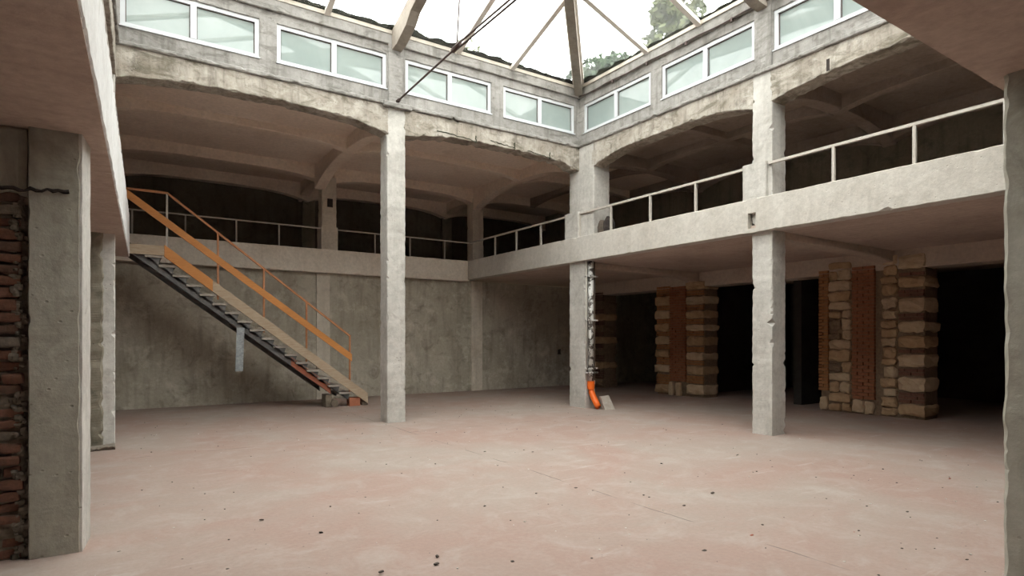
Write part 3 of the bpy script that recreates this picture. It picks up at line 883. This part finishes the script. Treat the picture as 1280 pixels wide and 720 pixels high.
for y0, y1 in ((6.26, 6.44), (6.46, 6.70), (7.22, 7.40)):
    stone_obj(p2, XW - 0.04, XW + 0.1, y0, y1, 0.02, 0.29, sd, 'stone_pale'); sd += 1
z = 0.03
while z < 3.25:
    h = min(rnd.uniform(0.13, 0.24), 3.3 - z)
    stone_obj(p2, XW - 0.045, XW + 0.12, 5.82, 6.12 - rnd.uniform(0, 0.05), z, z + h, sd, rnd.choice(('stone', 'stone_pale'))); sd += 1
    z += h + 0.022
quo = [(0.05, 0.36), (0.50, 0.84), (0.98, 1.30), (1.38, 1.68), (1.74, 1.93), (1.95, 2.09)]
quo = [(0.05, 0.30), (0.52, 0.85), (1.02, 1.30), (1.40, 1.66), (1.71, 1.95), (2.10, 2.42), (2.60, 2.84), (2.97, 3.28)]
for i, (a, b) in enumerate(quo):
    stone_obj(p2, XW - 0.06, XW + 0.62, 5.29, 5.80, a, b, sd, 'stone_pale' if i % 3 else 'stone'); sd += 1
bmb = MB()
for (a, b) in zip([0.0] + [q[1] for q in quo], [q[0] for q in quo]):
    if b - a > 0.05:
        bricks_into(bmb, 5.34, 5.80, a + 0.015, b - 0.005, XW, int(a * 50), proud=0.0)
emit('brickwork', bmb, 'brick', p2)['kind'] = 'stuff'

# pier behind, between the other two doorways: banded quoins on both sides of a brick strip
p1 = pier('pier banded with tan quoins and red brick past the flaking drainpipe', 10.58, 12.29, 201)
bmb = MB(); bricks_into(bmb, 11.19, 11.75, 0.40, 3.1, XW, 5, proud=0.03); emit('brickwork', bmb, 'brick_red', p1)['kind'] = 'stuff'
bandL = [(0.05, 0.28), (0.62, 0.84), (1.06, 1.28), (1.42, 1.66), (1.80, 2.02), (2.16, 2.40), (2.55, 2.80)]
bandR = [(0.05, 0.36), (0.60, 0.86), (1.00, 1.22), (1.40, 1.66), (1.80, 1.98), (2.14, 2.36), (2.52, 2.76), (2.92, 3.16)]
for i, (a, b) in enumerate(bandL):
    stone_obj(p1, XW - 0.05, XW + 0.12, 11.77, 12.31, a, b, sd, 'stone_pale' if i % 2 else 'stone'); sd += 1
for i, (a, b) in enumerate(bandR):
    stone_obj(p1, XW - 0.055, XW + 0.62, 10.56, 11.17, a, b, sd, 'stone' if i % 2 else 'stone_pale'); sd += 1
bmb = MB()
for (a, b) in zip([0.0] + [q[1] for q in bandL], [q[0] for q in bandL] + [3.1]):
    if b - a > 0.05:
        bricks_into(bmb, 11.77, 12.27, a + 0.015, b - 0.005, XW, int(a * 50), proud=0.0)
for (a, b) in zip([0.0] + [q[1] for q in bandR], [q[0] for q in bandR] + [3.1]):
    if b - a > 0.05:
        bricks_into(bmb, 10.61, 11.17, a + 0.015, b - 0.005, XW, int(a * 51), proud=0.0)
emit('brickwork', bmb, 'brick_orange', p1)['kind'] = 'stuff'
for y in (11.62, 11.36):
    emit('stone', MB().stone((XW - 0.16, y - 0.08, 0.0), (XW - 0.03, y + 0.07, 0.38), int(y * 10), 0.02, 0.5), 'stone_pale', p1)
# pier in the rear corner
p0 = pier('masonry pier in the rear corner behind the flaking drainpipe', 14.56, 15.98, 202)
for i, (a, b) in enumerate(bandL):
    stone_obj(p0, XW - 0.05, XW + 0.62, 14.54, 15.1, a, b, sd, 'stone' if i % 2 else 'mortar'); sd += 1
bmb = MB(); bricks_into(bmb, 15.1, 15.96, 0.05, 3.1, XW, 8, proud=0.02)
for (a, b) in zip([0.0] + [q[1] for q in bandL], [q[0] for q in bandL] + [3.1]):
    if b - a > 0.05:
        bricks_into(bmb, 14.58, 15.09, a + 0.015, b - 0.005, XW, int(a * 50), proud=0.0)
emit('brickwork', bmb, 'brick_dark', p0)['kind'] = 'stuff'
# dark rooms behind the doorways: cross walls, coloured as dark as the unlit rear
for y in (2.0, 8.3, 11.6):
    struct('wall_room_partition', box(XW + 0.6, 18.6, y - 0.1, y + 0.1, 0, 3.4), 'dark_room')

# ------------------------------------------------------------------ ragged brick wall against the near column
wl = empty('wall_brick', (-0.9, 5.75, 0), 'ragged red brick wall against the grey-green column', 'wall', kind='structure')
emit('mortar_core', MB().box(-4.9, -0.50, 5.635, 5.86, 0, 2.66), 'mortar_grey', wl)
emit('plaster_upper', MB().eroded(-4.9, -0.52, 5.60, 5.86, 2.64, 3.14, XM, 95, 0.02, 1.5, 0.05, 0.05, 0.02), 'column_shaded', wl)
rnd = random.Random(9)
br_meshes = []
def brick_at(x0, x1, z0, z1, seed):
    yp = 5.60 + rnd.uniform(-0.025, 0.03)
    emit('brick', MB().stone((x0, yp, z0), (x1, 5.74, z1), seed, 0.016, 0.45, 3), rnd.choice(('brick', 'brick', 'brick_dark', 'mortar_grey')), wl)
z = 0.0
row = 0
while z < 2.6:
    h = rnd.uniform(0.062, 0.078)
    x = -0.535 - rnd.uniform(0, 0.035)
    ln = 0.13 if row % 2 else 0.24
    while x > -1.75:
        l = ln + rnd.uniform(-0.02, 0.02)
        brick_at(x - l, x, z, z + h, row * 10 + int(-x * 7))
        x -= l + 0.014
        ln = 0.24
    z += h + 0.016
    row += 1
mb = MB()
for i in range(150):
    x, z = rnd.uniform(-0.60, -0.50), rnd.uniform(0, 2.6)
    r_ = rnd.uniform(0.012, 0.035)
    mb.stone((x - r_, 5.59, z - r_), (x + r_, 5.68, z + r_), i, 0.02, 0.8, 1)
emit('loose_mortar', mb, 'mortar_grey', wl)['kind'] = 'stuff'

# ------------------------------------------------------------------ staircase
st = empty('staircase', (2.9, 14.4, 0), 'steel and timber staircase with an orange handrail up to the gallery', 'staircase')
K = 0.7544
bz = lambda x: 0.18 + (5.07 - x) * K            # centre of the pale side board
Yf, Yr = 13.90, 14.95
def sloped(x0, x1, off0, off1, y0, y1):
    """slab following the stair slope, off = height band about the side board's centre line"""
    return MB().hexa([(x0, y0, bz(x0) + off0), (x1, y0, bz(x1) + off0), (x1, y1, bz(x1) + off0), (x0, y1, bz(x0) + off0),
                      (x0, y0, bz(x0) + off1), (x1, y0, bz(x1) + off1), (x1, y1, bz(x1) + off1), (x0, y1, bz(x0) + off1)])
emit('side_board', sloped(1.72, 5.08, -0.12, 0.12, Yf - 0.02, Yf + 0.025), 'wood_pale', st)
emit('side_board', sloped(0.86, 1.735, -0.12, 0.12, Yf - 0.022, Yf + 0.027), 'wood_orange', st, label='fresh orange upper length of side board')
emit('landing_board', MB().box(0.05, 0.87, Yf - 0.015, Yf + 0.02, 3.26, 3.45), 'wood_pale', st)
emit('landing_deck', MB().box(-0.3, 0.92, Yf + 0.02, Yr, 3.38, 3.44), 'tread', st)
def channel(x0, x1, y, name, mat, label=None):
    mb = sloped(x0, x1, -0.51, -0.315, y + 0.045, y + 0.055)
    a = sloped(x0, x1, -0.51, -0.495, y, y + 0.055); b = len(mb.v); mb.v += a.v; mb.f += [tuple(i + b for i in f) for f in a.f]
    a = sloped(x0, x1, -0.33, -0.315, y, y + 0.055); b = len(mb.v); mb.v += a.v; mb.f += [tuple(i + b for i in f) for f in a.f]
    return emit(name, mb, mat, st, label=label)
channel(0.25, 3.33, Yf + 0.03, 'stringer', 'steel_dark')
channel(3.33, 4.22, Yf + 0.03, 'stringer', 'primer', 'red-primed lower length of the steel stringer')
channel(0.25, 4.22, Yr - 0.12, 'stringer', 'steel_dark')
for i in range(1, 18):
    z = 0.16 + 0.182 * i
    x = 5.07 - (z + 0.15 - 0.18) / K
    if z > 3.3:
        break
    emit('tread', MB().eroded(Yf + 0.0, Yr, x - 0.27, x + 0.03, z - 0.045, z, YM, 400 + i, 0.008, 1, 0.02, 0.1), 'tread', st)
    if i >= 1:
        for yy in (Yf + 0.035, Yr - 0.11):
            br = MB()
            zz = bz(x - 0.25) - 0.33
            b = len(br.v)
            xa, xb = x + 0.0, x - 0.26
            pts = [(xa, z - 0.045), (xb, z - 0.045), (xb, bz(xb) - 0.32), (xa - 0.04, min(z - 0.05, bz(xa) - 0.33))]
            br.v += [(q[0], yy, q[1]) for q in pts] + [(q[0], yy + 0.012, q[1]) for q in pts]
            br.f += [tuple(b + j for j in f) for f in ((0, 1, 2, 3), (7, 6, 5, 4), (0, 1, 5, 4), (1, 2, 6, 5), (2, 3, 7, 6), (3, 0, 4, 7))]
            emit('tread_bracket', br, 'steel_dark', st)
# handrail, posts and the orange middle board
rz = lambda x: 1.66 + (4.66 - x) * 0.765
hr = 0.035
for x in (0.91, 1.84, 2.75, 3.66, 4.66):
    top = rz(x) if x > 0.95 else 4.53
    emit('post', MB().box(x - hr / 2, x + hr / 2, Yf + 0.028, Yf + 0.028 + hr, bz(x) - 0.20, top), 'rust_rail' if x > 1 else 'rail', st)
emit('handrail', MB().bar((0.91, Yf + 0.045, 4.53), (4.675, Yf + 0.045, rz(4.675)), 0.04, 0.04), 'rust_rail', st)
emit('handrail', MB().bar((0.10, Yf + 0.045, 4.53), (0.93, Yf + 0.045, 4.53), 0.04, 0.04), 'rust_rail', st)
m0, m1 = (0.22, 4.43), (4.70, 1.145)
emit('middle_board', MB().hexa([(m0[0], Yf + 0.0, m0[1] - 0.085), (m1[0], Yf + 0.0, m1[1] - 0.085), (m1[0], Yf + 0.027, m1[1] - 0.085), (m0[0], Yf + 0.027, m0[1] - 0.085),
                                 (m0[0], Yf + 0.0, m0[1] + 0.085), (m1[0], Yf + 0.0, m1[1] + 0.085), (m1[0], Yf + 0.027, m1[1] + 0.085), (m0[0], Yf + 0.027, m0[1] + 0.085)]), 'wood_orange', st)
emit('hanging_plate', MB().hexa([(2.17, Yf + 0.0, 0.90), (2.32, Yf + 0.0, 0.90), (2.32, Yf + 0.02, 0.90), (2.17, Yf + 0.02, 0.90),
                                  (2.20, Yf + 0.0, 1.83), (2.35, Yf + 0.0, 1.83), (2.35, Yf + 0.02, 1.83), (2.20, Yf + 0.02, 1.83)]), 'galv', st, label='galvanised plate hanging below the stringer')
# props under the stair foot
pb = empty('timber_prop', (4.22, 14.1, 0), 'short old timber prop under the red-primed stringer', 'prop')
emit('log', MB().tube([(4.30, 13.93, 0.085), (4.30, 14.30, 0.085)], [0.085, 0.09], 12), 'wood_grey', pb)
emit('packing', MB().stone((4.10, 13.96, 0.0), (4.24, 14.3, 0.30), 7, 0.01, 0.2), 'wood_grey', pb)
cbk = empty('clay_block', (4.78, 14.0, 0), 'red hollow clay block under the bottom tread of the staircase', 'block')
mb = MB()
for i in range(3):
    mb.box(4.65, 4.91, 13.935, 14.13, 0.0 + i * 0.07, 0.058 + i * 0.07)
mb.box(4.66, 4.90, 13.945, 14.12, 0.0, 0.195)
emit('block_body', mb, 'clay', cbk)
emit('foot_stone', MB().stone((4.95, 13.92, 0.0), (5.10, 14.25, 0.13), 8, 0.02, 0.4), 'wood_grey', None, label='grey stone wedged under the lower end of the side board', cat='stone').name = 'wedge_stone'

# ------------------------------------------------------------------ drainpipe on the corner column, orange bend, grey slab
dp = empty('drainpipe', (9.15, 10.47, 0), 'drainpipe with flaking white paint on the corner column', 'pipe')
emit('pipe', MB().tube([(9.12, 10.47, 0.622), (9.12, 10.47, 3.36)], 0.062, 14), 'flaking', dp, smooth=True)
emit('conduit', MB().tube([(9.025, 10.515, 0.64), (9.025, 10.515, 3.36)], 0.018, 8), 'rail', dp, smooth=True)
emit('conduit', MB().tube([(9.245, 10.50, 0.64), (9.24, 10.50, 3.36)], 0.026, 8), 'wood_grey', dp, smooth=True)
for z in (0.80, 0.90, 2.0, 3.0):
    emit('strap', MB().box(9.0, 9.27, 10.40, 10.538, z, z + 0.03), 'flaking', dp)
ob = empty('pipe_bend', (9.1, 10.3, 0), 'bright orange plastic drain bend at the foot of the corner column', 'pipe')
emit('socket', MB().tube([(9.12, 10.47, 0.44), (9.12, 10.47, 0.62)], 0.085, 16), 'pvc_orange', ob, smooth=False)
emit('elbow', MB().tube([(9.12, 10.47, 0.46), (9.12, 10.45, 0.38), (9.115, 10.38, 0.27), (9.11, 10.26, 0.12), (9.105, 10.20, 0.055)], 0.07, 16), 'pvc_orange', ob, smooth=True)
emit('grey_slab', MB().hexa([(9.15, 10.02, 0.0), (9.41, 9.98, 0.0), (9.43, 10.06, 0.0), (9.17, 10.10, 0.0),
                             (9.17, 10.20, 0.29), (9.38, 10.16, 0.31), (9.40, 10.24, 0.30), (9.19, 10.28, 0.28)]), 'tile', None,
     label='small grey slab leaning against the orange drain bend', cat='slab').name = 'leaning_tile'
# dark bundle on the gallery beam beside the corner column
rg = empty('dark_bundle', (9.1, 9.95, 3.92), 'dark brown bundle lying on the gallery beam beside the corner column', 'bundle')
mb = MB().blob((9.10, 9.86, 4.08), (0.10, 0.16, 0.20), 3)
emit('bundle_body', mb, 'rag_recess', rg)
emit('bundle_fold', MB().blob((9.09, 10.05, 4.05), (0.09, 0.14, 0.18), 6), 'bark', rg)

# ------------------------------------------------------------------ grit on the floor
rnd = random.Random(21)
lumps = [(4.21, 4.8), (5.15, 4.02), (4.55, 3.88), (7.12, 5.16), (7.18, 7.02), (1.42, 4.97), (1.9, 3.82), (1.97, 3.96), (1.52, 3.9), (5.1, 2.58), (5.14, 1.8), (7.92, 2.94),
         (4.85, 2.09), (9.69, 4.8), (4.93, 6.89), (5.81, 5.34), (2.38, 3.59), (2.9, 3.32), (3.72, 2.98), (4.32, 3.0), (4.38, 7.29), (0.43, 4.96), (0.66, 4.58), (0.04, 5.4),
         (1.09, 5.61), (2.95, 4.92), (4.13, 4.98), (6.1, 2.6), (7.04, 3.58)]
for i, (x, y) in enumerate(lumps):
    r_ = rnd.uniform(0.010, 0.019)
    mb = MB().stone((x - r_, y - r_ * 0.7, -0.003), (x + r_, y + r_ * 0.7, r_ * 0.55), i, 0.02, 0.8, 2)
    red = i in (11, 9, 19)
    emit('grit_lump', mb, 'chip_red' if red else 'chip', None, label='small red brick crumb lying on the pink floor' if red else 'small dark lump of grit lying on the pink floor',
         cat='crumb', group='red crumbs on the floor' if red else 'grit lumps on the floor')
mb, mp_ = MB(), MB()
for i in range(420):
    x, y = rnd.uniform(-0.1, 9.5), rnd.uniform(1.0, 14)
    r_ = rnd.uniform(0.003, 0.009)
    if 8.8 < x < 9.5 and (5.7 < y < 6.4 or 10.3 < y < 11.3) or 4.2 < x < 4.8 and 10.6 < y < 11.2 or x < 0.2 and y > 5.3: continue
    (mb if i % 3 else mp_).stone((x - r_, y - r_, -0.002), (x + r_, y + r_, r_ * 0.8), i, 0.006, 0.7, 1)
emit('floor_debris', mb, 'chip', None, label='fine dark grit scattered over the pink floor', cat='grit', kind='stuff')
emit('floor_debris', mp_, 'chip_pale', None, label='fine pale plaster crumbs scattered over the floor', cat='crumbs', kind='stuff')

# ------------------------------------------------------------------ outside: wooded slope seen through the roof glass
mb = MB()
n = 44
x_, y_ = -26, -26
for i in range(n + 1):
    for j in range(n + 1):
        x, y = -26 + 82 * i / n, -26 + 92 * j / n
        d = max(-7 - x, x - 20.5, -7 - y, y - 20.5, 0)
        z = -0.3 + min(8.5, d * 1.25) + (0.5 * noise.noise(Vector((x * 0.2, y * 0.2, 0))) if d > 0 else 0)
        mb.v.append((x, y, z))
for i in range(n):
    for j in range(n):
        a = i * (n + 1) + j
        mb.f.append((a, a + n + 1, a + n + 2, a + 1))
struct('ground_hillside', mb, 'hill', 'grassy slope rising outside the building', 'ground')

def tree_mesh(seed, H, Rr, leaves):
    rn = random.Random(seed)
    tk = MB()
    tk.tube([(0, 0, 0), (0.1, 0.05, H * 0.3), (-0.05, 0.1, H * 0.6), (0.05, 0, H * 0.93)], [0.24, 0.18, 0.11, 0.03], 8)
    for b in range(11):
        a = rn.uniform(0, 6.28)
        z = H * rn.uniform(0.3, 0.8)
        l = Rr * rn.uniform(0.5, 0.95)
        tk.tube([(0, 0, z), (math.cos(a) * l * 0.5, math.sin(a) * l * 0.5, z + l * 0.3), (math.cos(a) * l, math.sin(a) * l, z + l * 0.45)], [0.07, 0.045, 0.015], 5)
    cr = MB()
    cl = []
    for _ in range(38):
        z = rn.uniform(0.30, 1.0)
        rr = Rr * (1.12 - 0.75 * abs(z - 0.5) * 1.4) * math.sqrt(rn.random())
        a = rn.uniform(0, 6.28)
        cl.append((math.cos(a) * rr, math.sin(a) * rr, H * z, rn.uniform(0.5, 1.1)))
    for _ in range(leaves):
        cx, cy, cz, r0 = rn.choice(cl)
        v = Vector((rn.gauss(0, 1), rn.gauss(0, 1), rn.gauss(0, 0.8)))
        v = v.normalized() * r0 * rn.random() ** 0.4
        p = Vector((cx, cy, cz)) + v
        a = Vector((rn.gauss(0, 1), rn.gauss(0, 1), rn.gauss(0, 1))).normalized() * rn.uniform(0.14, 0.27)
        b_ = a.cross(Vector((rn.gauss(0, 1), rn.gauss(0, 1), rn.gauss(0, 1)))).normalized() * rn.uniform(0.09, 0.16)
        bi = len(cr.v)
        cr.v += [tuple(p - a), tuple(p + b_), tuple(p + a), tuple(p - b_)]
        cr.f.append((bi, bi + 1, bi + 2, bi + 3))
    out = []
    for nm, q, mt in (('trunk', tk, 'bark'), ('crown', cr, 'leaf' if seed % 2 else 'leaf_olive')):
        me = bpy.data.meshes.new(nm)
        me.from_pydata(q.v, [], q.f)
        me.materials.append(M[mt])
        out.append(me)
    return out

kinds = [tree_mesh(1, 11.0, 1.75, 9000), tree_mesh(2, 11.0, 1.6, 6500), tree_mesh(3, 11.0, 1.9, 9500)]
# x, y, kind, height of the top, label
for i, (x, y, kd, top_z, lab) in enumerate([
        (26, 9.5, 0, 20.4, 'tree on the slope beyond the roof glass over the mossy arch'),
        (26, 15.9, 2, 20.2, 'broad dark tree on the slope above the chipped column'),
        (26, 22.3, 1, 20.3, 'thin olive tree on the slope seen through the side roof glass'),
        (26, 28.6, 0, 20.2, 'dense dark tree on the slope next to the skylight corner'),
        (26, 35.0, 2, 19.3, 'tree on the slope behind the skylight corner'),
        (33.6, 18.6, 0, 23.6, 'taller rear tree behind the broad dark tree'),
        (33.6, 26.8, 1, 23.7, 'taller rear tree behind the thin olive tree'),
        (33.6, 35.0, 2, 23.3, 'taller rear tree behind the dense dark tree'),
        (17.5, 33, 1, 19.4, 'low tree on the slope beyond the back roof glass')]):
    bz_ = 6.2 if x < 30 else 7.6
    e = empty('tree', (x, y, bz_), lab, 'tree', 'trees on the slope outside')
    sc_ = (top_z - bz_) / 11.6
    for nm, me in zip(('trunk', 'crown'), kinds[kd]):
        o = bpy.data.objects.new(nm, me)
        o.parent = e
        o.scale = (sc_, sc_, sc_)
        o.rotation_euler.z = i * 1.3
        COL.objects.link(o)
